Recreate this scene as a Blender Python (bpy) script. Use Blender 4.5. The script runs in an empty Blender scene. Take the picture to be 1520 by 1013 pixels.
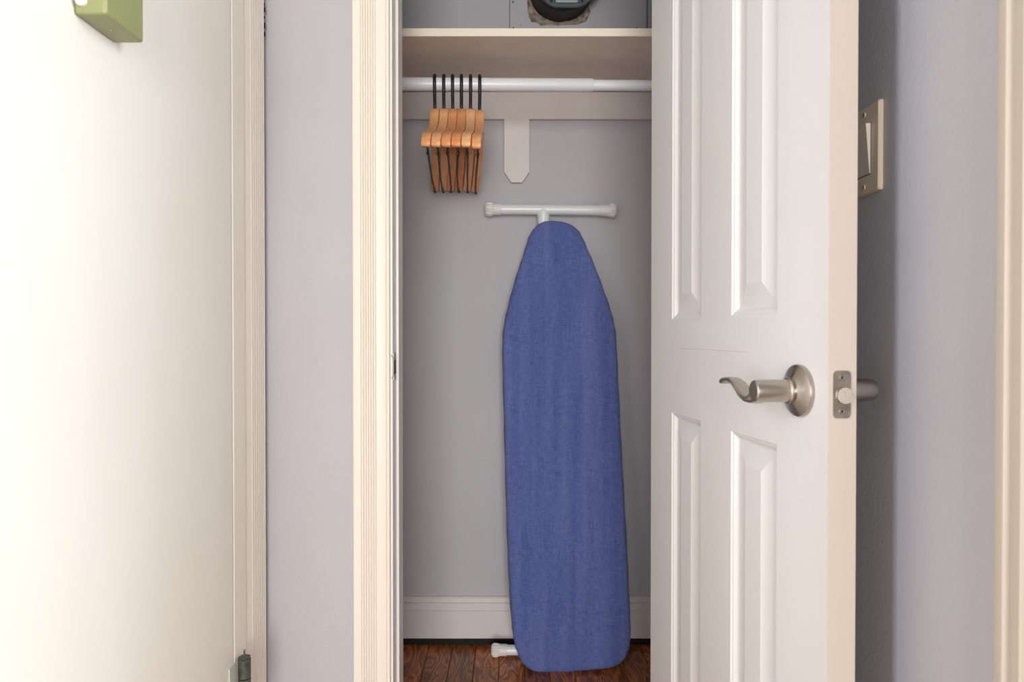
import bpy, bmesh, math, random
from mathutils import Vector, Matrix
random.seed(7)
S = bpy.context.scene
C = S.collection
PI = math.pi

# ------------------------------------------------------------------ camera
CAMZ, FPX, PITCH = 0.98, 24 / 36 * 1520, math.radians(0.6)
cam_d = bpy.data.cameras.new('camera'); cam = bpy.data.objects.new('camera', cam_d); C.objects.link(cam)
cam.location = (0, 0, CAMZ); cam.rotation_euler = (PI / 2 - PITCH, 0, 0)
cam_d.lens = 24; cam_d.sensor_width = 36; cam_d.clip_start = 0.02
cam_d.dof.use_dof = True; cam_d.dof.focus_distance = 1.35; cam_d.dof.aperture_fstop = 5.6
S.camera = cam
# ------------------------------------------------------------------ world, lights, exposure
W = bpy.data.worlds.new('world'); S.world = W; W.use_nodes = True
W.node_tree.nodes['Background'].inputs[0].default_value = (1.0, 0.94, 0.88, 1)
W.node_tree.nodes['Background'].inputs[1].default_value = 0.45

def area(name, loc, aim, sx, sy, watts, col):
    d = bpy.data.lights.new(name, 'AREA'); d.shape = 'RECTANGLE'; d.size = sx; d.size_y = sy
    d.energy = watts; d.color = col
    o = bpy.data.objects.new(name, d); C.objects.link(o); o.location = loc
    o.rotation_euler = (Vector(aim) - Vector(loc)).to_track_quat('-Z', 'Y').to_euler()
    return o
area('window_light_left', (-1.5, -0.75, 1.35), (0.40, 0.9, 1.1), 1.0, 1.9, 104, (0.94, 0.96, 1.0))
area('window_light_right', (2.0, -0.12, 1.35), (-0.5, 0.75, 1.0), 1.15, 1.8, 110, (0.90, 0.95, 1.0))
area('room_light_behind', (0.08, -3.0, 1.1), (0.0, 2.1, 1.0), 1.5, 1.9, 168, (1.0, 0.985, 0.96))
S.view_settings.view_transform = 'Standard'; S.view_settings.look = 'None'
S.view_settings.gamma = 1; S.view_settings.use_curve_mapping = False
S.view_settings.exposure = -0.27

# ------------------------------------------------------------------ materials
def lin(r, g, b):
    f = lambda c: (c / 255 / 12.92) if c / 255 <= 0.04045 else ((c / 255 + 0.055) / 1.055) ** 2.4
    return (f(r), f(g), f(b), 1)

def mat(name, col, rough=0.5, metal=0.0, bump=None, vary=None, spec=0.5):
    """col sRGB; bump=(scale, strength); vary=(scale, sRGB second colour, amount, stretch xyz)"""
    m = bpy.data.materials.new(name); m.use_nodes = True
    nt = m.node_tree; b = nt.nodes['Principled BSDF']
    b.inputs['Base Color'].default_value = lin(*col); b.inputs['Roughness'].default_value = rough
    b.inputs['Metallic'].default_value = metal; b.inputs['Specular IOR Level'].default_value = spec
    tc = nt.nodes.new('ShaderNodeTexCoord')
    if vary:
        mp = nt.nodes.new('ShaderNodeMapping'); mp.inputs['Scale'].default_value = vary[3]
        nt.links.new(tc.outputs['Object'], mp.inputs[0])
        n = nt.nodes.new('ShaderNodeTexNoise'); n.inputs['Scale'].default_value = vary[0]; n.inputs['Detail'].default_value = 5
        nt.links.new(mp.outputs[0], n.inputs['Vector'])
        r = nt.nodes.new('ShaderNodeMapRange'); r.inputs[1].default_value = 0.35; r.inputs[2].default_value = 0.7
        r.inputs[4].default_value = vary[2]
        nt.links.new(n.outputs[0], r.inputs[0])
        mx = nt.nodes.new('ShaderNodeMix'); mx.data_type = 'RGBA'
        mx.inputs['A'].default_value = lin(*col); mx.inputs['B'].default_value = lin(*vary[1])
        nt.links.new(r.outputs[0], mx.inputs['Factor']); nt.links.new(mx.outputs['Result'], b.inputs['Base Color'])
    if bump:
        n2 = nt.nodes.new('ShaderNodeTexNoise'); n2.inputs['Scale'].default_value = bump[0]; n2.inputs['Detail'].default_value = 3
        nt.links.new(tc.outputs['Object'], n2.inputs['Vector'])
        bp = nt.nodes.new('ShaderNodeBump'); bp.inputs['Strength'].default_value = bump[1]; bp.inputs['Distance'].default_value = 0.002
        nt.links.new(n2.outputs[0], bp.inputs['Height']); nt.links.new(bp.outputs[0], b.inputs['Normal'])
    return m

M = {}
M['wall'] = mat('lavender_grey_paint', (187, 185, 189), 0.6, bump=(160, 0.25), vary=(3, (179, 177, 182), 0.6, (1, 1, 1)), spec=0.3)
M['ceil'] = mat('ceiling_paint', (225, 222, 216), 0.8, bump=(120, 0.2))
M['trim'] = mat('cream_trim_paint', (235, 228, 217), 0.42, vary=(5, (231, 221, 206), 0.6, (1, 1, 0.15)))
M['trim_right'] = mat('dimmed_cream_trim_paint', (204, 194, 178), 0.45, bump=(60, 0.12), vary=(5, (198, 186, 168), 0.6, (1, 1, 0.15)))  # same cream trim, colour darkened to stand for dimmer light
M['jamb'] = mat('white_jamb_paint', (230, 226, 221), 0.4, bump=(90, 0.2))
M['door'] = mat('white_door_paint', (213, 211, 208), 0.42, bump=(70, 0.15), vary=(5, (206, 203, 199), 0.5, (1, 1, 0.5)))
M['edge'] = mat('warm_lit_door_edge_paint', (196, 185, 172), 0.5, bump=(90, 0.15), vary=(8, (191, 178, 163), 0.6, (1, 1, 0.1)))  # white door's free edge, its warmer light toned into the colour
M['entry'] = mat('entry_door_paint', (230, 226, 217), 0.42, bump=(40, 0.15), vary=(4, (221, 212, 196), 0.5, (1, 1, 0.3)))
M['base'] = mat('baseboard_paint', (214, 207, 204), 0.45, bump=(90, 0.2))
M['cleat'] = mat('cleat_paint', (216, 209, 205), 0.5, bump=(60, 0.3), vary=(12, (208, 200, 196), 0.7, (0.4, 1, 1)))
M['shelf'] = mat('shelf_paint', (230, 218, 202), 0.55, bump=(120, 0.35), vary=(25, (222, 208, 190), 0.7, (1, 1, 1)))
M['shelf_edge'] = mat('shelf_edge_paint', (236, 226, 208), 0.5, bump=(60, 0.2))
M['black'] = mat('gap_black', (9, 8, 9), 0.8, vary=(60, (18, 17, 17), 0.5, (1, 1, 1)))
M['rod'] = mat('white_enamel', (226, 228, 232), 0.3)
M['plastic'] = mat('white_ribbed_plastic', (226, 224, 220), 0.45)
M['wire'] = mat('black_coated_wire', (18, 18, 20), 0.45)
M['bar'] = mat('black_trouser_bar', (26, 18, 14), 0.5)
M['nickel'] = mat('satin_nickel', (182, 174, 164), 0.28, 1.0, bump=(400, 0.05))
M['brass'] = mat('worn_nickel_plate', (190, 182, 170), 0.38, 1.0, vary=(60, (120, 110, 98), 0.6, (1, 1, 1)))
M['screw'] = mat('dark_screw_slot', (52, 47, 42), 0.6, 0.6)
M['almond'] = mat('almond_plastic', (216, 200, 178), 0.4)
M['rocker'] = mat('ivory_rocker_plastic', (214, 202, 186), 0.35)
M['green'] = mat('sage_green_paint', (140, 145, 98), 0.3, vary=(20, (132, 135, 88), 0.5, (1, 1, 1)))
M['hinge'] = mat('dark_green_grey_hinge_paint', (92, 96, 84), 0.4, 0.3, vary=(60, (50, 52, 46), 0.8, (1, 1, 1)))
M['leaf'] = mat('pale_green_grey_leaf_paint', (196, 202, 188), 0.4)
M['crack'] = mat('hairline_crack', (184, 180, 175), 0.6)
M['drum'] = mat('black_cast_housing', (20, 21, 20), 0.55, bump=(200, 0.4), vary=(50, (36, 37, 34), 0.6, (1, 1, 1)))
M['flange'] = mat('dark_grey_flange', (104, 112, 116), 0.4, 0.3)
M['face'] = mat('pale_grey_meter_face', (150, 160, 166), 0.4)
M['deck'] = mat('ironing_deck_enamel', (214, 214, 216), 0.4)
M['patch'] = mat('patch_panel_paint', (184, 182, 187), 0.6, bump=(70, 0.35), vary=(6, (174, 170, 173), 0.7, (1, 1, 1)), spec=0.3)
M['nail'] = mat('nail_spot', (98, 88, 88), 0.7)
M['plaster'] = mat('broken_plaster', (176, 160, 142), 0.9, bump=(90, 1.0), vary=(70, (96, 84, 78), 0.9, (1, 1, 1)))

def hanger_wood(i):
    a = [(243, 178, 124), (245, 184, 132), (236, 166, 112), (234, 160, 104), (246, 190, 138), (241, 174, 122)][i % 6]
    return mat('maple_hanger_wood', a, 0.42, vary=(14, (a[0] - 22, a[1] - 30, a[2] - 32), 0.7, (6, 0.6, 6)))

def cloth_mat():
    m = bpy.data.materials.new('blue_chambray_cloth'); m.use_nodes = True
    nt = m.node_tree; N = nt.nodes; L = nt.links; b = N['Principled BSDF']
    b.inputs['Roughness'].default_value = 0.9; b.inputs['Specular IOR Level'].default_value = 0.15
    b.inputs['Sheen Weight'].default_value = 0.15
    tc = N.new('ShaderNodeTexCoord')
    def noise(scale, st, detail):
        mp = N.new('ShaderNodeMapping'); mp.inputs['Scale'].default_value = st; L.new(tc.outputs['Object'], mp.inputs[0])
        n = N.new('ShaderNodeTexNoise'); n.inputs['Scale'].default_value = scale; n.inputs['Detail'].default_value = detail
        L.new(mp.outputs[0], n.inputs['Vector']); return n.outputs[0]
    weft = noise(60, (1.0, 1, 9), 4); warp = noise(60, (9, 1, 1.0), 4); streak = noise(10, (3.0, 1, 0.18), 3)
    a = N.new('ShaderNodeMath'); a.operation = 'ADD'; L.new(weft, a.inputs[0]); L.new(warp, a.inputs[1])
    s = N.new('ShaderNodeMath'); s.operation = 'MULTIPLY_ADD'; L.new(streak, s.inputs[0]); s.inputs[1].default_value = 0.8; L.new(a.outputs[0], s.inputs[2])
    r = N.new('ShaderNodeMapRange'); r.inputs[1].default_value = 1.05; r.inputs[2].default_value = 1.75; L.new(s.outputs[0], r.inputs[0])
    mx = N.new('ShaderNodeMix'); mx.data_type = 'RGBA'
    mx.inputs['A'].default_value = lin(68, 83, 142); mx.inputs['B'].default_value = lin(106, 118, 172)
    L.new(r.outputs[0], mx.inputs['Factor']); L.new(mx.outputs['Result'], b.inputs['Base Color'])
    bp = N.new('ShaderNodeBump'); bp.inputs['Strength'].default_value = 0.35; bp.inputs['Distance'].default_value = 0.001
    L.new(a.outputs[0], bp.inputs['Height']); L.new(bp.outputs[0], b.inputs['Normal'])
    return m
M['cloth'] = cloth_mat()
M['hem'] = mat('blue_cloth_hem', (58, 72, 134), 0.9, spec=0.1)

def wood_floor():
    m = bpy.data.materials.new('dark_stained_oak'); m.use_nodes = True
    nt = m.node_tree; N = nt.nodes; L = nt.links; b = N['Principled BSDF']
    b.inputs['Roughness'].default_value = 0.32
    tc = N.new('ShaderNodeTexCoord'); oi = N.new('ShaderNodeObjectInfo')
    off = N.new('ShaderNodeVectorMath'); off.operation = 'SCALE'; off.inputs[0].default_value = (7.3, 11.1, 3.7); L.new(oi.outputs['Random'], off.inputs['Scale'])
    ad = N.new('ShaderNodeVectorMath'); L.new(tc.outputs['Object'], ad.inputs[0]); L.new(off.outputs[0], ad.inputs[1])
    mp = N.new('ShaderNodeMapping'); mp.inputs['Scale'].default_value = (1, 0.16, 1); L.new(ad.outputs[0], mp.inputs[0])
    w = N.new('ShaderNodeTexNoise'); w.inputs['Scale'].default_value = 16; w.inputs['Detail'].default_value = 2; w.inputs['Distortion'].default_value = 0.6
    L.new(mp.outputs[0], w.inputs['Vector'])
    rg = N.new('ShaderNodeMath'); rg.operation = 'MULTIPLY'; rg.inputs[1].default_value = 13.0; L.new(w.outputs[0], rg.inputs[0])
    fr = N.new('ShaderNodeMath'); fr.operation = 'PINGPONG'; fr.inputs[1].default_value = 0.5; L.new(rg.outputs[0], fr.inputs[0])
    n = N.new('ShaderNodeTexNoise'); n.inputs['Scale'].default_value = 330; n.inputs['Detail'].default_value = 4; L.new(mp.outputs[0], n.inputs['Vector'])
    q = N.new('ShaderNodeMath'); q.operation = 'MULTIPLY_ADD'; L.new(n.outputs[0], q.inputs[0]); q.inputs[1].default_value = 0.9; L.new(fr.outputs[0], q.inputs[2])
    cr = N.new('ShaderNodeValToRGB'); e = cr.color_ramp.elements
    e[0].position = 0.25; e[0].color = lin(44, 22, 12); e[1].position = 1.0; e[1].color = lin(176, 104, 48)
    k = e.new(0.55); k.color = lin(112, 60, 28)
    L.new(q.outputs[0], cr.inputs[0])
    h = N.new('ShaderNodeHueSaturation'); L.new(cr.outputs[0], h.inputs['Color'])
    v = N.new('ShaderNodeMapRange'); v.inputs[3].default_value = 0.9; v.inputs[4].default_value = 1.6; L.new(oi.outputs['Random'], v.inputs[0]); L.new(v.outputs[0], h.inputs['Value'])
    L.new(h.outputs[0], b.inputs['Base Color'])
    bp = N.new('ShaderNodeBump'); bp.inputs['Strength'].default_value = 0.3; bp.inputs['Distance'].default_value = 0.001
    L.new(q.outputs[0], bp.inputs['Height']); L.new(bp.outputs[0], b.inputs['Normal'])
    return m
M['floor'] = wood_floor()

# ------------------------------------------------------------------ helpers
def ray(x, y):
    """direction through photo pixel (1520x1013), y component (depth) = 1"""
    v = Vector(((x - 760) / FPX, 1, -(y - 506.5) / FPX))
    c, s = math.cos(PITCH), math.sin(PITCH)
    v = Vector((v.x, c * v.y + s * v.z, -s * v.y + c * v.z))
    return v / v.y
def at(x, y, depth):
    return Vector((0, 0, CAMZ)) + ray(x, y) * depth

def link(name, bm, m, parent=None, smooth=None, loc=None):
    bmesh.ops.recalc_face_normals(bm, faces=bm.faces)
    me = bpy.data.meshes.new(name); bm.to_mesh(me); bm.free()
    for mm in (m if isinstance(m, list) else [m]): me.materials.append(mm)
    if smooth is not None:
        for p in me.polygons: p.use_smooth = True
        me.set_sharp_from_angle(angle=math.radians(smooth))
    o = bpy.data.objects.new(name, me); C.objects.link(o)
    if loc is not None: o.location = loc
    if parent: o.parent = parent
    return o
def tag(o, label=None, cat=None, group=None, kind=None):
    if label: o['label'] = label
    if cat: o['category'] = cat
    if group: o['group'] = group
    if kind: o['kind'] = kind
    return o
def empty(name, loc=(0, 0, 0), rz=0):
    o = bpy.data.objects.new(name, None); o.empty_display_size = 0.05; C.objects.link(o)
    o.location = loc; o.rotation_euler = (0, 0, rz); return o
def box(bm, x0, x1, y0, y1, z0, z1, bev=0.0, seg=2):
    r = bmesh.ops.create_cube(bm, size=1)
    vs = r['verts']
    for v in vs:
        v.co = Vector((x0 if v.co.x < 0 else x1, y0 if v.co.y < 0 else y1, z0 if v.co.z < 0 else z1))
    if bev:
        es = list({e for v in vs for e in v.link_edges})
        bmesh.ops.bevel(bm, geom=es, offset=bev, segments=seg, affect='EDGES', profile=0.6)
    return bm
def B(*a, **k): return box(bmesh.new(), *a, **k)
def loft(bm, rings, cap=True, closed=True):
    R = [[bm.verts.new(p) for p in r] for r in rings]
    n = len(R[0])
    for a, b in zip(R, R[1:]):
        for i in range(n if closed else n - 1):
            j = (i + 1) % n
            bm.faces.new((a[i], a[j], b[j], b[i]))
    if cap:
        bm.faces.new(R[0][::-1]); bm.faces.new(R[-1])
    return bm
def tube(bm, pts, rad, n=12, cap=True):
    pts = [Vector(p) for p in pts]; rings = []; up = None
    for i, p in enumerate(pts):
        t = (pts[min(i + 1, len(pts) - 1)] - pts[max(i - 1, 0)]).normalized()
        if up is None:
            up = t.orthogonal().normalized()
        up = (up - t * up.dot(t)).normalized(); sd = t.cross(up)
        r = rad[i] if isinstance(rad, (list, tuple)) else rad
        rings.append([p + (up * math.cos(2 * PI * k / n) + sd * math.sin(2 * PI * k / n)) * r for k in range(n)])
    return loft(bm, rings, cap)
def lathe(bm, o, axis, prof, n=32, rib=None):
    """prof: list of (distance along axis, radius)"""
    o = Vector(o); t = Vector(axis).normalized(); u = t.orthogonal().normalized(); v = t.cross(u)
    rings = []
    for (d, r) in prof:
        ring = []
        for k in range(n):
            a = 2 * PI * k / n
            rr = r * (rib(d, k) if rib else 1)
            ring.append(o + t * d + (u * math.cos(a) + v * math.sin(a)) * rr)
        rings.append(ring)
    return loft(bm, rings)

# ------------------------------------------------------------------ setting
XL, XR, YF, YB, ZC = -0.52, 0.47, 1.40, 2.15, 2.52      # hall left / right, closet front, closet back, ceiling
FW = 0.092                                              # closet front wall thickness
JL, JR = -0.2446, 0.322                                 # closet jamb faces
# floor
fl = tag(link('floor', B(-0.70, 0.62, -0.9, YB, -0.06, -0.018), M['black']), 'dark stained oak plank floor of the closet and hall', 'floor', kind='structure')
pw = 0.0735; nrow = 18; meshes = {}
for r in range(nrow):
    x0 = -0.70 + r * pw
    cuts = [-0.9] + sorted([-0.25 + 0.37 * ((r * 5) % 7) / 7 + d for d in (0.0, 1.05, 1.98)]) + [YB]
    cuts = [cuts[0]] + [c for c in cuts[1:-1] if c < YB - 0.12] + [YB]
    for a, b in zip(cuts, cuts[1:]):
        key = round(b - a, 3)
        if key not in meshes:
            o = link('plank', B(0.0006, pw - 0.0006, 0.0008, key - 0.0008, -0.0175, 0, bev=0.0012, seg=1), M['floor'], fl)
            meshes[key] = o.data
        else:
            o = bpy.data.objects.new('plank', meshes[key]); C.objects.link(o); o.parent = fl
        o.location = (x0, a, 0)
tag(link('ceiling', B(-0.70, 0.62, -0.9, YB + 0.1, ZC, ZC + 0.1), M['ceil']), 'plain off-white ceiling over the hall and closet', 'ceiling', kind='structure')
tag(link('wall_back', B(-0.70, 0.62, YB, YB + 0.1, -0.06, ZC), M['wall']), 'lavender grey back wall inside the closet', 'wall', kind='structure')
bm = bmesh.new()
box(bm, -0.66, XL, 0.36, 0.41, 0, ZC); box(bm, -0.66, XL, 1.30, YB, 0, ZC); box(bm, -0.66, XL, 0.0, 1.30, 2.09, ZC); box(bm, -0.66, XL, -0.9, 0.0, 0, ZC)
tag(link('wall_left', bm, M['wall']), 'lavender grey wall around the white entry door', 'wall', kind='structure')
bm = bmesh.new()
box(bm, XR, 0.60, 0.58, YB, 0, ZC); box(bm, XR, 0.60, -0.30, 0.58, 2.09, ZC); box(bm, XR, 0.60, -0.9, -0.30, 0, ZC)
tag(link('wall_right', bm, M['wall']), 'lavender grey wall with the light switch, behind the open door', 'wall', kind='structure')
bm = bmesh.new()
box(bm, XL, JL - 0.018, YF, YF + FW, 0, ZC); box(bm, JR + 0.018, XR, YF, YF + FW, 0, ZC); box(bm, JL - 0.018, JR + 0.018, YF, YF + FW, 2.068, ZC)
tag(link('wall_front', bm, M['wall']), 'lavender grey wall strip left of the closet opening', 'wall', kind='structure')

# fluted casing profile: u across the width from the outer edge (0) to the opening edge, h proud of the wall
def casing_profile(w, t, reed0, reed1, nreed):
    p = [(0, 0), (0, t - 0.003), (0.0008, t - 0.0008), (0.003, t), (reed0 - 0.001, t)]
    s = (reed1 - reed0) / nreed
    for i in range(nreed):
        a = reed0 + i * s
        p += [(a, t - 0.0024), (a + s * 0.22, t - 0.0005), (a + s * 0.5, t), (a + s * 0.78, t - 0.0006), (a + s * 0.97, t - 0.0030)]
    p += [(reed1 + 0.001, t - 0.001), (reed1 + (w - reed1) * 0.55, t - 0.0035), (w - 0.007, t - 0.0055), (w - 0.0055, t - 0.0085),
          (w - 0.003, t - 0.0075), (w - 0.0008, t - 0.0085), (w, t - 0.0105), (w, 0)]
    return p
def casing(name, prof, place, z0, z1, m, parent):
    bm = bmesh.new()
    loft(bm, [[place(u, h, z) for (u, h) in prof] for z in (z0, z1)])
    return link(name, bm, m, parent, smooth=25)

# closet door trim
tr = tag(empty('trim_1', (JL, YF, 0)), 'cream fluted casing and jamb around the closet opening', 'trim', kind='structure')
tr_inv = Matrix.Translation((-JL, -YF, 0))
def child(o, root):
    o.parent = root; o.matrix_parent_inverse = Matrix.Translation(-root.location) if root.rotation_euler.z == 0 else (Matrix.Translation(root.location) @ Matrix.Rotation(root.rotation_euler.z, 4, 'Z')).inverted()
    return o
cw = 0.0735
prof = casing_profile(cw, 0.019, 0.017, 0.047, 6)
child(casing('casing', prof, lambda u, h, z: (JL - 0.0045 - cw + u, YF - h, z), 0, 2.06, M['trim'], None), tr)
child(casing('casing', prof, lambda u, h, z: (JR + 0.005 + cw - u, YF - h, z), 0, 2.06, M['trim'], None), tr)
bm = bmesh.new(); loft(bm, [[(x, YF - h, 2.055 + cw - u) for (u, h) in prof] for x in (JL - 0.0045 - cw, JR + 0.005 + cw)])
child(link('casing', bm, M['trim'], None, smooth=25), tr)
child(link('jamb', B(JL - 0.0175, JL, YF - 0.001, YF + FW, 0, 2.05, bev=0.0015), M['jamb']), tr)
child(link('jamb', B(JR, JR + 0.0175, YF - 0.001, YF + FW, 0, 2.05, bev=0.0015), M['jamb']), tr)
child(link('jamb', B(JL - 0.0175, JR + 0.0175, YF - 0.001, YF + FW, 2.05, 2.067, bev=0.0015), M['jamb']), tr)
child(link('door_stop', B(JL, JL + 0.006, YF + 0.038, YF + FW, 0, 2.05, bev=0.0015), M['jamb']), tr)
child(link('door_stop', B(JR - 0.006, JR, YF + 0.038, YF + FW, 0, 2.05, bev=0.0015), M['jamb']), tr)
# strike plate with a curled lip and a dark latch hole
sp = child(link('strike_plate', B(JL, JL + 0.0014, YF + 0.004, YF + 0.031, 0.884, 0.941, bev=0.0004), M['brass']), tr)
tag(sp, 'small worn metal strike plate')
bm = bmesh.new()
loft(bm, [[(JL + 0.0014 - c, YF + 0.0045 - d, z), (JL + 0.0001 - c, YF + 0.0045 - d, z), (JL + 0.0001 - c, YF + 0.0035 - d, z), (JL + 0.0014 - c, YF + 0.0032 - d, z)]
          for z, c, d in ((0.888, 0.003, 0.007), (0.895, 0, 0.004), (0.930, 0, 0.004), (0.937, 0.003, 0.007))])
q = link('strike_lip', bm, M['brass']); q.parent = sp; q.matrix_parent_inverse = sp.matrix_parent_inverse.copy(); q.matrix_parent_inverse = Matrix.Identity(4)
q = link('latch_hole', B(JL + 0.0013, JL + 0.0018, YF + 0.012, YF + 0.026, 0.897, 0.926), M['screw']); q.parent = sp

# hall trim round the entry door: frame post then fluted casing into the corner
XD = -0.50                                              # entry door face
t2 = tag(empty('trim_2', (XL, 1.22, 0)), 'cream fluted casing and flat frame beside the white entry door', 'trim', kind='structure')
prof2 = casing_profile(0.103, 0.0215, 0.006, 0.074, 6)
child(casing('casing', prof2, lambda u, h, z: (XL + h, YF - 0.019 - u, z), 0, 2.10, M['trim'], None), t2)
child(link('frame_post', B(-0.62, XD + 0.0005, 1.2235, 1.278, 0, 2.085, bev=0.002), M['trim']), t2)
child(link('frame_post', B(-0.62, XD + 0.0005, 0.412, 0.452, 0, 2.085, bev=0.002), M['trim']), t2)
child(link('frame_head', B(-0.62, XD + 0.0005, 0.452, 1.2235, 2.04, 2.085, bev=0.002), M['trim']), t2)
rc = random.Random(5)
bm = bmesh.new(); z = 1.58
while z < 1.70:
    h_ = rc.uniform(0.004, 0.012); w_ = rc.uniform(0.0015, 0.0045)
    box(bm, XL + 0.0195, XL + 0.0195 + w_ * 0.8, YF - 0.0186, YF - 0.016, z, z + h_, bev=0.0005, seg=1); z += h_ + rc.uniform(0.001, 0.009)
child(tag(link('caulk_crack', bm, M['black']), 'dark chipped caulk gap in the corner'), t2)
# right hand doorway casing
t3 = tag(empty('trim_3', (XR, 0.60, 0)), 'cream moulded casing at the right edge of the grey wall', 'trim', kind='structure')
prof3 = [(0, 0), (0, 0.012), (0.002, 0.017), (0.005, 0.018), (0.014, 0.0175), (0.019, 0.013), (0.022, 0.0125), (0.026, 0.0165), (0.034, 0.0165), (0.038, 0.013), (0.041, 0.0135), (0.050, 0.015), (0.062, 0.010), (0.066, 0.010), (0.067, 0.0)]
child(casing('casing', prof3, lambda u, h, z: (XR - h, 0.642 - u, z), 0, 2.14, M['trim_right'], None), t3)
child(link('jamb', B(XR, 0.60, 0.562, 0.579, 0, 2.088, bev=0.002), M['trim_right']), t3)

# baseboards
def baseboard(name, label, place, a, b, z0, m):
    pr = [(0, z0), (0.014, z0), (0.014, 0.1085), (0.0105, 0.1095), (0.0105, 0.1125), (0.0128, 0.1135), (0.0128, 0.1325), (0.0085, 0.1335), (0.0085, 0.1365), (0.0115, 0.1375), (0.011, 0.147), (0.0068, 0.1515), (0, 0.152)]
    bm = bmesh.new(); loft(bm, [[place(s, h, z) for (h, z) in pr] for s in (a, b)])
    return tag(link(name, bm, m, smooth=25), label, 'baseboard', kind='structure')
bb = baseboard('baseboard_back', 'pale moulded baseboard along the closet back wall', lambda s, h, z: (s, YB - h, z), XL + 0.001, XR - 0.001, 0.022, M['base'])
child(tag(link('gap_shade_strip', B(XL + 0.002, XR - 0.002, YB - 0.009, YB - 0.0005, 0.0005, 0.0215), M['black']), 'black strip painted as the shaded gap under the baseboard'), bb)  # black strip paints in the shade of the open gap
baseboard('baseboard_left', 'pale baseboard along the closet left wall', lambda s, h, z: (XL + h, s, z), YF + FW + 0.002, YB - 0.016, 0.001, M['base'])
baseboard('baseboard_right', 'pale baseboard along the closet right wall', lambda s, h, z: (XR - h, s, z), YF + FW + 0.002, YB - 0.016, 0.001, M['base'])
baseboard('baseboard_front', 'pale baseboard under the grey wall strip left of the closet', lambda s, h, z: (s, YF - h, z), XL + 0.024, JL - 0.08, 0.001, M['base'])

# ------------------------------------------------------------------ panelled closet door (standing open)
DW, DT, DH = 0.61, 0.035, 2.035
th = math.atan(135 / FPX)
d1 = tag(empty('door_1', (0.364, 0.785, 0.008), th), 'white panelled closet door standing open with satin nickel lever', 'door', kind='structure')
# local frame: y runs from latch edge (0) to hinge edge (DW); visible face at x=0, slab to x=+DT
st, mu = 0.1135, 0.110
pnl = (DW - 2 * st - mu) / 2
ys = [0, st, st + pnl, st + pnl + mu, st + 2 * pnl + mu, DW]
zs = [0, 0.205, 0.827, 0.998, 1.915, DH]
bm = bmesh.new()
for face_x in (0.0, DT):
    g = [[bm.verts.new((face_x, y, z)) for z in zs] for y in ys]
    for i in range(5):
        for j in range(5):
            if i in (1, 3) and j in (1, 3): continue
            bm.faces.new((g[i][j], g[i + 1][j], g[i + 1][j + 1], g[i][j + 1]))
bmesh.ops.recalc_face_normals(bm, faces=bm.faces)
def quad(*p): bm.faces.new([bm.verts.new(q) for q in p])
for (ya, za, yb, zb) in ((0, 0, DW, 0), (DW, 0, DW, DH), (DW, DH, 0, DH)):
    quad((0, ya, za), (0, yb, zb), (DT, yb, zb), (DT, ya, za))
for i in (1, 3):
    for j in (1, 3):
        for (ya, za, yb, zb) in ((ys[i], zs[j], ys[i + 1], zs[j]), (ys[i + 1], zs[j], ys[i + 1], zs[j + 1]), (ys[i + 1], zs[j + 1], ys[i], zs[j + 1]), (ys[i], zs[j + 1], ys[i], zs[j])):
            quad((0, ya, za), (0, yb, zb), (DT, yb, zb), (DT, ya, za))
quad((0, 0, 0), (0, 0, DH), (DT, 0, DH), (DT, 0, 0))
bmesh.ops.remove_doubles(bm, verts=bm.verts, dist=1e-5)
lk = [e for e in bm.edges if all(abs(v.co.y) < 1e-5 for v in e.verts) and abs(e.verts[0].co.z - e.verts[1].co.z) > 0.01]
bmesh.ops.bevel(bm, geom=lk, offset=0.0018, segments=2, affect='EDGES')
o = link('door_slab', bm, [M['door'], M['edge']], d1)
for p in o.data.polygons:
    if p.center.y < 0.0019 and abs(p.normal.x) < 0.9: p.material_index = 1
def panel_mesh():
    """raised panel, both faces: ogee lip, groove, wide bevel, flat field"""
    def rings(w, h, x0, s):
        out = []
        for ins, dep in ((0, 0.0), (0.0015, 0.0002), (0.0035, 0.0022), (0.006, 0.0030), (0.011, 0.0075), (0.014, 0.0085), (0.017, 0.0083), (0.044, 0.0022), (0.0455, 0.0015)):
            x = x0 + s * dep
            out.append([(x, ins, ins), (x, w - ins, ins), (x, w - ins, h - ins), (x, ins, h - ins)])
        return out
    return rings
for i in (1, 3):
    for j in (1, 3):
        bm = bmesh.new(); w, h = ys[i + 1] - ys[i], zs[j + 1] - zs[j]
        R = panel_mesh()
        loft(bm, R(w, h, 0, 1)[::-1] + R(w, h, DT, -1))
        link('panel', bm, M['door'], d1, smooth=14, loc=(0, ys[i], zs[j]))
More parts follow.
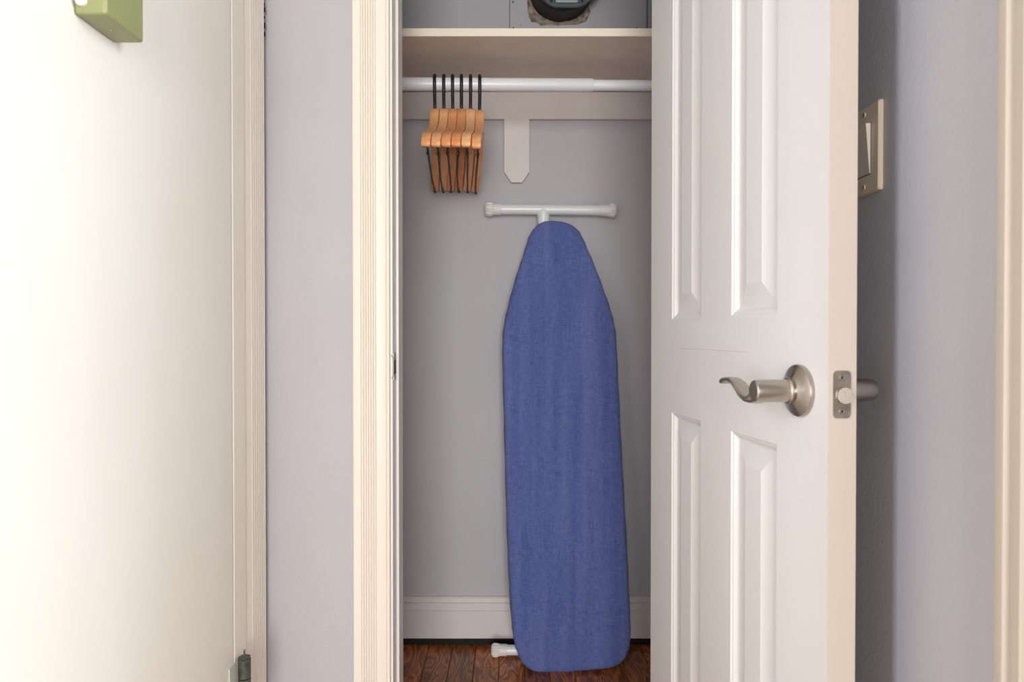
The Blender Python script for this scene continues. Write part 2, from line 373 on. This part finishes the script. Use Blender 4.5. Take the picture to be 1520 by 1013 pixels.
# lever set on each face
ZL, YL = 0.902, 0.058
def lever(sgn, x0):
    ax = Vector((sgn, 0, 0)); o0 = Vector((x0, YL, ZL))
    bm = bmesh.new()
    lathe(bm, o0, ax, [(0, 0.0315), (0.0035, 0.0325), (0.006, 0.0318), (0.0075, 0.0295), (0.010, 0.0225), (0.013, 0.0165), (0.0138, 0.0152)], 48)
    lev = link('lever_handle', bm, M['nickel'], d1, smooth=40)
    tag(lev, 'satin nickel wave lever and round rose')
    bm = bmesh.new()
    lathe(bm, o0, ax, [(0.013, 0.0150), (0.0155, 0.0160), (0.0185, 0.0160), (0.020, 0.0140), (0.022, 0.0140), (0.056, 0.0138), (0.0605, 0.0130), (0.062, 0.0110)], 36)
    link('shank', bm, M['nickel'], lev, smooth=35)
    # wave shaped blade running towards the hinge side
    bm = bmesh.new(); rings = []
    path = [(0.000, 0.000, 0.0132), (0.008, -0.005, 0.0100), (0.018, -0.0118, 0.0060), (0.028, -0.0128, 0.0040), (0.040, -0.0090, 0.0033), (0.052, -0.0015, 0.0030), (0.064, 0.0055, 0.0030), (0.076, 0.0090, 0.0030), (0.088, 0.0088, 0.0034), (0.098, 0.0060, 0.0042), (0.103, 0.0040, 0.0030)]
    for k, (y, z, t) in enumerate(path):
        a, b = path[max(k - 1, 0)], path[min(k + 1, len(path) - 1)]
        tg = Vector((0, b[0] - a[0], b[1] - a[1])).normalized(); nm = Vector((0, -tg.z, tg.y))
        hw = [0.0095, 0.0125, 0.0130, 0.0128, 0.0122, 0.0115, 0.0108, 0.0100, 0.0094, 0.0088, 0.0070][k]
        c = o0 + ax * (0.0480 + 0.004 * k / 10) + Vector((0, y, z)); ring = []
        for q in range(16):
            an = 2 * PI * q / 16; ca, sa = math.cos(an), math.sin(an)
            ring.append(c + ax * (hw * math.copysign(abs(ca) ** 0.7, ca)) + nm * (t * math.copysign(abs(sa) ** 0.8, sa)))
        rings.append(ring)
    loft(bm, rings)
    link('lever_arm', bm, M['nickel'], lev, smooth=40)
lever(-1, 0.0); lever(1, DT)
# latch face plate, bolt and screws on the door edge
def plate_outline(w, h, c, n=4):
    pts = []
    for cx, cz, a0 in ((w - c, h - c, 0), (-w + c, h - c, 90), (-w + c, -h + c, 180), (w - c, -h + c, 270)):
        for k in range(n + 1):
            a = math.radians(a0 + 90 * k / n); pts.append((cx + c * math.cos(a), cz + c * math.sin(a)))
    return pts
bm = bmesh.new(); pl = plate_outline(0.0108, 0.0275, 0.005)
loft(bm, [[(DT * 0.47 + a, -0.0001, ZL + b) for a, b in pl], [(DT * 0.47 + a, -0.0014, ZL + b) for a, b in pl]])
lp = link('latch_plate', bm, M['brass'], d1); tag(lp, 'worn nickel latch plate on the door edge')
bm = bmesh.new(); pb = plate_outline(0.0088, 0.0098, 0.0088, 6)
loft(bm, [[(DT * 0.47 + 0.0015 + a, -0.0012, ZL - 0.001 + b) for a, b in pb], [(DT * 0.47 + 0.0015 + a * 0.97, -0.0035 - 0.004 * (a + 0.0088) / 0.0176, ZL - 0.001 + b * 0.95) for a, b in pb]])
link('latch_bolt', bm, M['nickel'], lp, smooth=40)
for dz in (-0.0195, 0.0195):
    bm = bmesh.new(); lathe(bm, (DT * 0.47, -0.0013, ZL + dz), (0, -1, 0), [(0, 0.0040), (0.0008, 0.0036), (0.0009, 0.0016), (0.0002, 0.0010)], 16)
    link('screw', bm, M['nickel'], lp, smooth=30)
    bm = bmesh.new(); lathe(bm, (DT * 0.47, -0.0016, ZL + dz), (0, -1, 0), [(0, 0.0015), (0.0004, 0.0013)], 10)
    link('screw_slot', bm, M['screw'], lp)
bm = bmesh.new(); box(bm, -0.00025, 0.0005, 0.20, 0.452, 0.9455, 0.9463)
tag(link('paint_crack', bm, M['crack'], d1), 'faint hairline crack in the paint')
for z in (0.25, 1.02, 1.80):
    bm = bmesh.new(); tube(bm, [(DT + 0.004, DW - 0.004, z - 0.045), (DT + 0.004, DW - 0.004, z + 0.045)], 0.006)
    link('hinge', bm, M['brass'], d1, smooth=40)

# ------------------------------------------------------------------ entry door in the left wall
d2 = tag(empty('door_2', (XD, 1.22, 0)), 'flat white entry door with green box in bright daylight', 'door', kind='structure')
child(link('door_slab', B(XD - 0.045, XD, 0.455, 1.2195, 0.008, 2.036, bev=0.002), M['entry']), d2)
bx = child(link('door_bell_box', B(XD + 0.0003, -0.4625, 0.782, 0.862, 1.345, 1.47, bev=0.0045, seg=3), M['green']), d2)
for p in bx.data.polygons: p.use_smooth = True
bx.data.set_sharp_from_angle(angle=math.radians(40))
tag(bx, 'sage green painted metal bell box on the entry door')
bm = bmesh.new(); lathe(bm, (-0.482, 0.825, 1.3452), (0, 0, -1), [(0, 0.0024), (0.0012, 0.0022), (0.0018, 0.0010)], 14)
q = link('screw', bm, M['green'], None, smooth=40); q.parent = bx
bm = bmesh.new(); lathe(bm, (-0.490, 0.7822, 1.359), (0, -1, 0), [(0, 0.006), (0.004, 0.006), (0.006, 0.004)], 18)
q = link('bell_button', bm, M['plastic'], None, smooth=40); q.parent = bx
def hinge(z_top):
    c = Vector((-0.4845, 1.230, 0)); r = 0.0112
    bm = bmesh.new()
    box(bm, XD + 0.0002, XD + 0.0022, 1.198, 1.2195, z_top - 0.115, z_top - 0.008); h = child(link('hinge', bm, M['leaf']), d2)
    tag(h, 'dark painted barrel hinge')
    for k in range(3):
        bm = bmesh.new(); z1 = z_top - 0.004 - k * 0.036
        lathe(bm, (c.x, c.y, z1), (0, 0, -1), [(0, r * 0.9), (0.001, r), (0.0335, r), (0.0345, r * 0.9)], 24)
        q = link('knuckle', bm, M['hinge'], None, smooth=40); q.parent = h
    bm = bmesh.new(); lathe(bm, (c.x, c.y, z_top - 0.005), (0, 0, 1), [(0, r * 0.8), (0.004, r * 0.95), (0.006, r * 0.6), (0.007, 0.002), (0.017, 0.0012)], 20)
    q = link('pin_cap', bm, M['hinge'], None, smooth=40); q.parent = h
hinge(0.396); hinge(1.88)

# ------------------------------------------------------------------ closet shelf, cleat, bracket
ZS = CAMZ + (496 - 137) / FPX * (YB - 0.018)             # shelf underside
YS = 440 * 0 + (ZS - CAMZ) * FPX / 440                   # shelf front edge
sh = tag(empty('closet_shelf', ((XL + XR) / 2, YS, ZS)), 'painted closet shelf with cream front edge above the rod', 'shelf')
child(link('board', B(XL + 0.001, XR - 0.001, YS + 0.004, YB - 0.001, ZS + 0.0003, ZS + 0.0198), M['shelf']), sh)
child(tag(link('front_edge', B(XL + 0.001, XR - 0.001, YS, YS + 0.004, ZS + 0.0003, ZS + 0.0205, bev=0.0012), M['shelf_edge']), 'cream painted front edge'), sh)
cl = tag(empty('shelf_cleat', (0.02, YB, ZS - 0.085)), 'painted wooden cleat with a pointed bracket board under the shelf', 'cleat')
child(link('rail', B(XL + 0.001, XR - 0.001, YB - 0.018, YB - 0.0005, ZS - 0.086, ZS - 0.002, bev=0.0015), M['cleat']), cl)
yk = YB - 0.019
L0, L1 = at(748, 200, yk).x, at(786, 200, yk).x
zt, zc, zb = ZS - 0.0865, at(767, 255, yk).z, at(767, 271, yk).z
out = [(L0, zt), (L1, zt), (L1, zc), ((L0 + L1) / 2 + 0.017, zb), ((L0 + L1) / 2 - 0.017, zb), (L0, zc)]
bm = bmesh.new(); loft(bm, [[(x, YB - 0.0005, z) for x, z in out], [(x, yk + 0.0005, z) for x, z in out], [(x + (0.001 if x < 0.015 else -0.001), yk - 0.0005, z + 0.001) for x, z in out]])
child(link('bracket_board', bm, M['cleat']), cl)

# ------------------------------------------------------------------ closet rod
YRD = 1.85
pl_, pr_ = at(598, 125.0, YRD), at(966, 127.2, YRD)
sl = (pr_.z - pl_.z) / (pr_.x - pl_.x)
zr = lambda x: pl_.z + (x - pl_.x) * sl
rod = tag(empty('closet_rod', (0, YRD, zr(0))), 'white telescoping closet rod under the shelf', 'rod')
xs_ = at(880, 126, YRD).x
bm = bmesh.new(); lathe(bm, (XL + 0.006, YRD, zr(XL)), (1, 0, sl), [(0, 0.0178), (xs_ - XL - 0.009, 0.0178), (xs_ - XL - 0.006, 0.0170)], 36)
child(link('outer_tube', bm, M['rod'], None, smooth=40), rod)
bm = bmesh.new(); lathe(bm, (xs_ - 0.05, YRD, zr(xs_ - 0.05)), (1, 0, sl), [(0, 0.0146), (XR - 0.006 - xs_ + 0.05, 0.0146)], 36)
child(link('inner_tube', bm, M['rod'], None, smooth=40), rod)
for x, s in ((XL + 0.0006, 1), (XR - 0.0006, -1)):
    bm = bmesh.new(); lathe(bm, (x, YRD, zr(x)), (s, 0, 0), [(0, 0.027), (0.003, 0.027), (0.006, 0.022), (0.012, 0.021)], 28)
    child(link('end_flange', bm, M['plastic'], None, smooth=35), rod)

# ------------------------------------------------------------------ hangers
def interp(tab, x):
    for (a, va), (b, vb) in zip(tab, tab[1:]):
        if x <= b:
            t = (x - a) / (b - a); return va + (vb - va) * t
    return tab[-1][1]
HL = 0.225
top_t = [(0, 0), (0.009, -0.001), (0.016, -0.011), (0.037, -0.041), (0.065, -0.063), (0.093, -0.083), (0.13, -0.101), (0.16, -0.114), (0.185, -0.124), (0.200, -0.131), (0.212, -0.140), (0.220, -0.150), (0.225, -0.160)]
bot_t = [(0, -0.050), (0.015, -0.054), (0.037, -0.074), (0.093, -0.112), (0.16, -0.146), (0.200, -0.166), (0.214, -0.171), (0.222, -0.171), (0.225, -0.168)]
hook_x = [645.5, 659, 672, 685, 698.5, 712]
order = ['leftmost', 'second', 'third', 'fourth', 'fifth', 'sixth and rightmost']
yaw = [0.068, 0.066, 0.068, 0.068, 0.064, 0.064]
ROD_DROP = 0.0645
def make_hanger(i):
    hx = at(hook_x[i], 150, YRD).x
    zt = zr(hx) - ROD_DROP - (0.0035 if i == 5 else 0)
    root = empty('wooden_hanger', (hx, YRD, zt), yaw[i]); root.rotation_euler.x = -0.028
    bend = lambda y: -0.012 * (y / HL) ** 2
    lab = ['leftmost wooden coat hanger on the white closet rod', 'second wooden coat hanger from the left on the closet rod', 'third wooden coat hanger from the left on the closet rod', 'fourth wooden coat hanger from the left on the closet rod', 'fifth wooden coat hanger from the left on the closet rod', 'rightmost wooden coat hanger on the rod, hanging slightly lower'][i]
    tag(root, lab, 'hanger', 'wooden coat hangers on the closet rod')
    N = 30; bm = bmesh.new(); rings = []
    for k in range(2 * N + 1):
        y = HL * math.sin((k / N - 1) * PI / 2); a = abs(y)
        t, b = interp(top_t, a), interp(bot_t, a)
        hw = 0.0114
        if a > 0.215: hw *= 0.93
        ring = []
        r = min(0.0024, (t - b) * 0.3)
        for (cx, cz, a0) in ((hw - r, t - r, 0), (-hw + r, t - r, 90), (-hw + r, b + r, 180), (hw - r, b + r, 270)):
            for q in range(4):
                an = math.radians(a0 + 30 * q); ring.append((bend(y) + cx + r * math.cos(an), y, cz + r * math.sin(an)))
        rings.append(ring)
    loft(bm, rings)
    link('shoulder_body', bm, hanger_wood(i), root, smooth=50)
    # hook over the rod
    R = 0.0231; cz = ROD_DROP + (0.0035 if i == 5 else 0); pts = [(0, 0, -0.01), (0, 0, 0.006), (0, -0.004, 0.014), (0, -0.014, 0.028)]
    for k in range(15):
        a = math.radians(205 - k * 17)
        pts.append((0, -0.0018 + R * math.cos(a), cz - 0.0004 + R * math.sin(a)))
    bm = bmesh.new(); tube(bm, pts, 0.0045, 10)
    link('hook', bm, M['wire'], root, smooth=60)
    # black trouser bar slung under both ends
    sk = [0.0, 0.001, -0.002, 0.002, -0.001, 0.0005][i]
    za = -0.180
    bm = bmesh.new(); e = bend(0.2)
    tube(bm, [(e, -0.205, -0.158), (e + 0.001, -0.205, -0.170), (e + 0.002 + sk, -0.200, za), (e + 0.002, -0.17, za), (e - sk, 0, za), (e - sk, 0.17, za), (e - sk, 0.200, za), (e, 0.205, -0.170), (e, 0.205, -0.158)], 0.0026, 8)
    bar = link('trouser_bar', bm, M['bar'], root, smooth=60)
    for yy in (-0.196, 0.196):
        bm = bmesh.new(); lathe(bm, (e + 0.001, yy - 0.004, za), (0, 1, 0), [(0, 0.0034), (0.001, 0.0042), (0.006, 0.0042), (0.007, 0.0034)], 10)
        link('bar_ferrule', bm, M['bar'], bar, smooth=40)
for i in range(6): make_hanger(i)

# ------------------------------------------------------------------ ironing board leaning on the back wall
yb0 = 1.972
P0 = Vector((0, yb0, 0.004)); P1 = Vector((0, 2.078, 1.335))
T = (P1 - P0).normalized(); NB = Vector((0, -T.z, T.y))          # up the board; out of the padded face towards the room
ib = tag(empty('ironing_board', (at(845, 990, yb0).x, yb0, 0)), 'blue cloth covered ironing board leaning upright in the closet', 'ironing board')
def on_board(x, y):
    r = ray(x, y); o = Vector((0, 0, CAMZ)); t = (P0 - o).dot(NB) / r.dot(NB); return o + r * t
left = [(806, 329.5), (797, 335), (790, 343.5), (785, 353), (780.5, 368), (774, 389), (767.5, 408), (761, 430), (753.5, 459), (748.5, 484), (746.5, 505), (746.5, 540), (748, 600), (749.5, 660), (751, 720), (753, 790), (755, 840), (757, 885), (760, 925), (763.5, 953), (768, 970), (775, 984), (785, 993), (799, 998)]
right = [(826, 328), (840, 330.5), (851, 335.5), (859.5, 343), (866, 355), (875, 376), (886.5, 404), (898, 435), (906.5, 460), (911.5, 480), (914.5, 500), (917, 550), (919.5, 605), (922.5, 665), (925.5, 720), (929, 785), (931.5, 835), (933.5, 880), (935.5, 920), (936, 948), (933, 966), (926, 980), (914, 989), (897, 993)]
loop = [(816, 327.5)] + right + [(865, 996), (832, 998.5)] + left[::-1]
pts = [on_board(x, y) for x, y in loop]
# smooth (closed Catmull-Rom)
def catmull(ps, sub=3):
    out = []; n = len(ps)
    for i in range(n):
        p0, p1, p2, p3 = ps[i - 1], ps[i], ps[(i + 1) % n], ps[(i + 2) % n]
        for k in range(sub):
            t = k / sub
            out.append(0.5 * ((2 * p1) + (p2 - p0) * t + (2 * p0 - 5 * p1 + 4 * p2 - p3) * t * t + (3 * p1 - p0 - 3 * p2 + p3) * t ** 3))
    return out
pts = catmull(pts)
def inset(ps, d):
    n = len(ps); out = []
    for i in range(n):
        t = (ps[(i + 1) % n] - ps[i - 1]).normalized()
        inw = NB.cross(t)
        out.append(ps[i] + inw * d)
    return out
cen = sum(pts, Vector()) / len(pts)
if (inset(pts, 0.01)[10] - cen).length > (pts[10] - cen).length:
    pts = pts[::-1]
bm = bmesh.new(); rings = []
for d, hgt in ((0.016, -0.013), (0.006, -0.0125), (0.0015, -0.010), (0.0, -0.004), (0.0012, 0.002), (0.005, 0.0062), (0.011, 0.0080), (0.022, 0.0088), (0.040, 0.0092)):
    rings.append([p + NB * (hgt + 0.0) for p in inset(pts, d)])
R = [[bm.verts.new(p) for p in r] for r in rings]; n = len(pts)
for a, b in zip(R, R[1:]):
    for i in range(n):
        j = (i + 1) % n; bm.faces.new((a[i], a[j], b[j], b[i]))
# fill the padded face by pairing the sides row by row from the nose
bm.faces.new(R[-1]); bm.faces.new(R[0][::-1])
bmesh.ops.triangulate(bm, faces=[f for f in bm.faces if len(f.verts) > 4])
cover = child(link('cover', bm, M['cloth'], None, smooth=60), ib); tag(cover, 'blue chambray cloth cover')
# drawn hem round the back of the edge
bm = bmesh.new(); hem = [p - NB * 0.0105 for p in inset(pts, 0.0012)]
rr = []
for i, p in enumerate(hem):
    t = (hem[(i + 1) % n] - hem[i - 1]).normalized(); s = NB.cross(t)
    w = 1 + 0.25 * math.sin(i * 1.9)
    rr.append([p + (NB * math.cos(a) + s * math.sin(a)) * 0.0028 * w for a in [2 * PI * k / 8 for k in range(8)]])
rr.append(rr[0]); loft(bm, rr, cap=False); bmesh.ops.remove_doubles(bm, verts=bm.verts, dist=1e-6)
child(link('hem_cord', bm, M['hem'], None, smooth=60), ib)
# metal deck behind the cover
bm = bmesh.new(); dk = inset(pts, 0.012)
loft(bm, [[p - NB * 0.0135 for p in dk], [p - NB * 0.021 for p in dk]])
child(link('deck', bm, M['deck'], None, smooth=30), ib)
# T shaped legs folded behind, with ribbed end caps
def cap_ribbed(o, axis, r, L, parent):
    bm = bmesh.new(); n = 48
    rib = lambda d, k: (0.80 if k % 4 == 0 else 1.0) if d > L * 0.5 else 1.0
    lathe(bm, o, axis, [(0, r * 0.98), (0.001, r), (L * 0.42, r), (L * 0.50, r * 1.06), (L * 0.62, r * 1.17), (L * 0.76, r * 1.20), (L * 0.88, r * 1.12), (L * 0.96, r * 0.92), (L, r * 0.66)], n, rib)
    return link('foot_cap', bm, M['plastic'], parent, smooth=30)
yT = 2.112; rT = 0.0163
a, b = at(727, 310.5, yT), at(908, 312.5, yT)
ax = (b - a).normalized()
bm = bmesh.new(); tube(bm, [a + ax * 0.02, b - ax * 0.02], rT, 28)
leg = child(link('foot_bar', bm, M['rod'], None, smooth=40), ib); tag(leg, 'white enamelled foot bar showing above the nose')
def sub(o, p): o.parent = p; o.matrix_parent_inverse = p.matrix_parent_inverse.copy(); return o
for c, d in ((a + ax * 0.036, -ax), (b - ax * 0.036, ax)):
    q = cap_ribbed(c, d, rT + 0.0022, 0.051, leg); q.matrix_parent_inverse = Matrix.Identity(4)
j = at(806, 311.5, yT); lo = at(812, 420, 2.108)
dirn = (lo - j).normalized()
bm = bmesh.new()
tube(bm, [j - dirn * 0.004, j + dirn * 0.010, j + dirn * 0.022, j + dirn * 0.045], [0.0165, 0.0180, 0.0168, 0.0163], 24)
bmesh.ops.scale(bm, vec=(1.12, 1, 1), space=Matrix.Translation(-j), verts=bm.verts)
q = link('weld_collar', bm, M['rod'], leg, smooth=40)
fL = at(737, 965.5, 2.062); jb = Vector((fL.x + 0.17, 2.062, fL.z))
bm = bmesh.new(); tube(bm, [j + dirn * 0.03, lo, Vector((0.12, 2.098, 0.62)), Vector((0.15, 2.075, 0.34))], 0.0125, 18)
child(link('leg_tube', bm, M['rod'], None, smooth=40), ib)
bm = bmesh.new(); tube(bm, [jb, Vector((0.10, 2.055, 0.25)), Vector((0.085, 2.082, 0.78)), Vector((0.085, 2.078, 0.98))], 0.0115, 18)
child(link('leg_tube', bm, M['rod'], None, smooth=40), ib)
bm = bmesh.new(); tube(bm, [fL + Vector((0.012, 0, 0)), fL + Vector((0.33, 0, 0))], 0.0150, 28)
leg2 = child(link('foot_bar', bm, M['rod'], None, smooth=40), ib)
for c, d in ((fL + Vector((0.032, 0, 0)), (-1, 0, 0)), (fL + Vector((0.31, 0, 0)), (1, 0, 0))):
    q = cap_ribbed(c, d, 0.0172, 0.048, leg2)

# ------------------------------------------------------------------ patch panel and the black meter above the shelf
yp = YB - 0.010
xa, xb_ = at(757, 20, yp).x, at(960, 20, yp).x
zp0, zp1 = ZS + 0.0205, 2.36
hc = at(829, 20, yp).x; hz0 = at(829, 37.5, yp).z
ptch = tag(empty('patch_panel', ((xa + xb_) / 2, YB, zp0)), 'grey painted board panel with a ragged hole round the black meter', 'panel')
# board with a ragged hole: outline ring triangulated against the hole ring
hw_, hh_ = 0.096, 0.115; hcz = hz0 + hh_
nh = 56; rnd = random.Random(3)
hole = []
for k in range(nh):
    a = 2 * PI * k / nh; ca, sa = math.cos(a), math.sin(a)
    e = 0.38
    r = 1 + rnd.uniform(-0.035, 0.03)
    hole.append((hc + hw_ * r * math.copysign(abs(ca) ** e, ca), hcz + hh_ * r * math.copysign(abs(sa) ** e, sa)))
def outer(k):
    a = 2 * PI * k / nh; ca, sa = math.cos(a), math.sin(a)
    cx = hc
    tx = ((xb_ - cx) / ca) if ca > 1e-6 else ((xa - cx) / ca if ca < -1e-6 else 1e9)
    tz = ((zp1 - hcz) / sa) if sa > 1e-6 else ((zp0 - hcz) / sa if sa < -1e-6 else 1e9)
    t = min(tx, tz); return (cx + ca * t, hcz + sa * t)
ring_o = [outer(k) for k in range(nh)]
for cx, cz in ((xa, zp0), (xb_, zp0), (xb_, zp1), (xa, zp1)):      # snap the corners
    k = min(range(nh), key=lambda k: (ring_o[k][0] - cx) ** 2 + (ring_o[k][1] - cz) ** 2); ring_o[k] = (cx, cz)
bm = bmesh.new()
V = lambda ps, y: [(x, y, z) for x, z in ps]
loft(bm, [V(ring_o, YB - 0.0005), V(ring_o, yp), V(hole, yp), V(hole, YB - 0.0005), V(ring_o, YB - 0.0005)], cap=False)
bmesh.ops.remove_doubles(bm, verts=bm.verts, dist=1e-6)
child(link('board', bm, M['patch']), ptch)
bm = bmesh.new(); g_ = 0.0022
for (x0, x1, z0, z1) in ((xa - g_, xa - 0.0001, zp0, zp1), (xb_ + 0.0001, xb_ + g_ * 1.8, zp0, zp1), (xa - g_, xb_ + g_ * 1.8, zp1 + 0.0001, zp1 + g_)):
    box(bm, x0, x1, YB - 0.003, YB - 0.0004, z0, z1)
child(tag(link('seam', bm, M['nail']), 'dark seam round the board'), ptch)
# crumbled plaster filling between hole and drum
mc = at(832, 20, yp).x; mr = 0.097; mzc = at(832, 32.5, yp).z + mr
bm = bmesh.new(); rings = []
for f, y, am in ((1.0, yp - 0.0005, 0.0), (0.97, yp - 0.004, 0.004), (0.90, yp - 0.006, 0.006), (0.6, yp - 0.002, 0.005), (0.2, yp + 0.004, 0.002)):
    ring = []
    for k in range(nh):
        a = 2 * PI * k / nh; hx, hz = hole[k]
        ix, iz = mc + mr * 0.92 * math.cos(a), mzc + mr * 0.92 * math.sin(a)
        ring.append((ix + (hx * 1.0 - ix) * f + rnd.uniform(-am, am) * 0.6, y + rnd.uniform(-am, am), iz + (hz - iz) * f + rnd.uniform(-am, am) * 0.6))
    rings.append(ring)
loft(bm, rings, cap=False)
child(tag(link('broken_plaster', bm, M['plaster'], None, smooth=20), 'crumbled tan plaster edge of the hole'), ptch)
for x, y in ((762, 41.5), (773, 37.5), (945, 42), (757.5 + 4, 3)):
    p = at(x, y, yp); bm = bmesh.new(); lathe(bm, (p.x, yp + 0.0004, p.z), (0, -1, 0), [(0, 0.0036 if x != 773 else 0.002), (0.0008, 0.003 if x != 773 else 0.0016)], 10)
    child(link('nail', bm, M['nail']), ptch)
mt = tag(empty('wall_meter', (mc, YB, mzc)), 'black round meter housing with bolted grey rim above the shelf', 'meter')
bm = bmesh.new(); lathe(bm, (mc, YB - 0.0008, mzc), (0, -1, 0), [(0, mr), (0.070, mr * 1.0), (0.085, mr * 1.02), (0.094, mr * 0.98)], 56)
child(link('drum', bm, M['drum'], None, smooth=40), mt)
yf = YB - 0.095; fx = mc + 0.012
def octo(s, y, n=6):
    out = []; base = [(-0.45, -1), (0.45, -1), (1, -0.45), (1, 0.45), (0.45, 1), (-0.45, 1), (-1, 0.45), (-1, -0.45)]
    for i in range(8):
        p0, p1, p2 = Vector(base[i - 1]), Vector(base[i]), Vector(base[(i + 1) % 8])
        A, E = p1 + (p0 - p1).normalized() * 0.22, p1 + (p2 - p1).normalized() * 0.22
        for k in range(n):
            t = k / (n - 1); q = A * (1 - t) ** 2 + p1 * 2 * t * (1 - t) + E * t * t
            out.append((fx + q.x * s * 1.04, y, mzc + 0.004 + q.y * s * 0.985))
    return out
bm = bmesh.new(); loft(bm, [octo(0.098, yf), octo(0.1005, yf - 0.002), octo(0.1005, yf - 0.009), octo(0.098, yf - 0.011), octo(0.094, yf - 0.011), octo(0.091, yf - 0.007), octo(0.080, yf - 0.006)])
rim = child(link('rim_flange', bm, M['flange'], None, smooth=35), mt)
for ox, oz in ((-0.046, -0.083), (0.046, -0.083), (0.088, -0.042), (0.088, 0.042), (0.046, 0.083), (-0.046, 0.083), (-0.088, 0.042), (-0.088, -0.042)):
    bx_, bz_ = fx + ox, mzc + 0.004 + oz
    bm = bmesh.new(); lathe(bm, (bx_, yf - 0.006, bz_), (0, -1, 0), [(0, 0.0085), (0.005, 0.0085), (0.0065, 0.007), (0.0065, 0.0052), (0.004, 0.0048)], 20)
    q = link('bolt_boss', bm, M['flange'], None, smooth=35); q.parent = rim
    bm = bmesh.new(); lathe(bm, (bx_, yf - 0.0095, bz_), (0, -1, 0), [(0, 0.0045), (0.0025, 0.0042)], 6)
    q = link('bolt', bm, M['drum']); q.parent = rim
bm = bmesh.new(); box(bm, fx - 0.034, fx + 0.034, yf - 0.012, yf - 0.0055, mzc - 0.083, mzc + 0.06, bev=0.004)
child(tag(link('dial_cover', bm, M['face']), 'pale grey dial cover'), mt)

# ------------------------------------------------------------------ light switch on the right wall
ysw = 0.901; zsw = CAMZ + 0.2405
sw = tag(empty('light_switch', (XR, ysw, zsw)), 'almond rocker light switch half hidden behind the open door', 'light switch')
bm = bmesh.new(); t = 0.0062
pl0 = plate_outline(0.035, 0.0575, 0.003)
hole_r = [(0.0168, 0.0335), (-0.0168, 0.0335), (-0.0168, -0.0335), (0.0168, -0.0335)]
loft(bm, [[(XR - 0.0004, ysw + a, zsw + b) for a, b in pl0], [(XR - t * 0.65, ysw + a, zsw + b) for a, b in pl0], [(XR - t, ysw + a * 0.95, zsw + b * 0.97) for a, b in pl0]])
pt = child(link('switch_plate', bm, M['almond']), sw)
bm = bmesh.new(); loft(bm, [[(XR - t + 0.0002, ysw + a, zsw + b) for a, b in hole_r], [(XR - t - 0.0003, ysw + a, zsw + b) for a, b in hole_r]])
child(link('switch_gap', bm, M['screw']), sw)
bm = bmesh.new()
h1, hb = 0.0158, 0.0325
loft(bm, [[(XR - t - 0.0003, ysw + s * h1, zsw + z) for s, z in ((-1, -hb), (1, -hb), (1, hb), (-1, hb))],
          [(XR - t - dx, ysw + s * h1 * 0.96, zsw + z * 0.985) for s, z, dx in ((-1, -hb, 0.0012), (1, -hb, 0.0012), (1, hb, 0.0062), (-1, hb, 0.0062))]])
child(link('rocker', bm, M['rocker']), sw)
for dz in (-0.0475, 0.0475):
    bm = bmesh.new(); lathe(bm, (XR - t + 0.0003, ysw, zsw + dz), (-1, 0, 0), [(0, 0.0034), (0.001, 0.003), (0.0013, 0.002)], 14)
    s_ = child(link('screw', bm, M['almond'], None, smooth=30), sw)
    bm = bmesh.new(); box(bm, XR - t - 0.0013, XR - t - 0.0009, ysw - 0.0005, ysw + 0.0005, zsw + dz - 0.0024, zsw + dz + 0.0024)
    q = link('screw_slot', bm, M['screw']); q.parent = s_
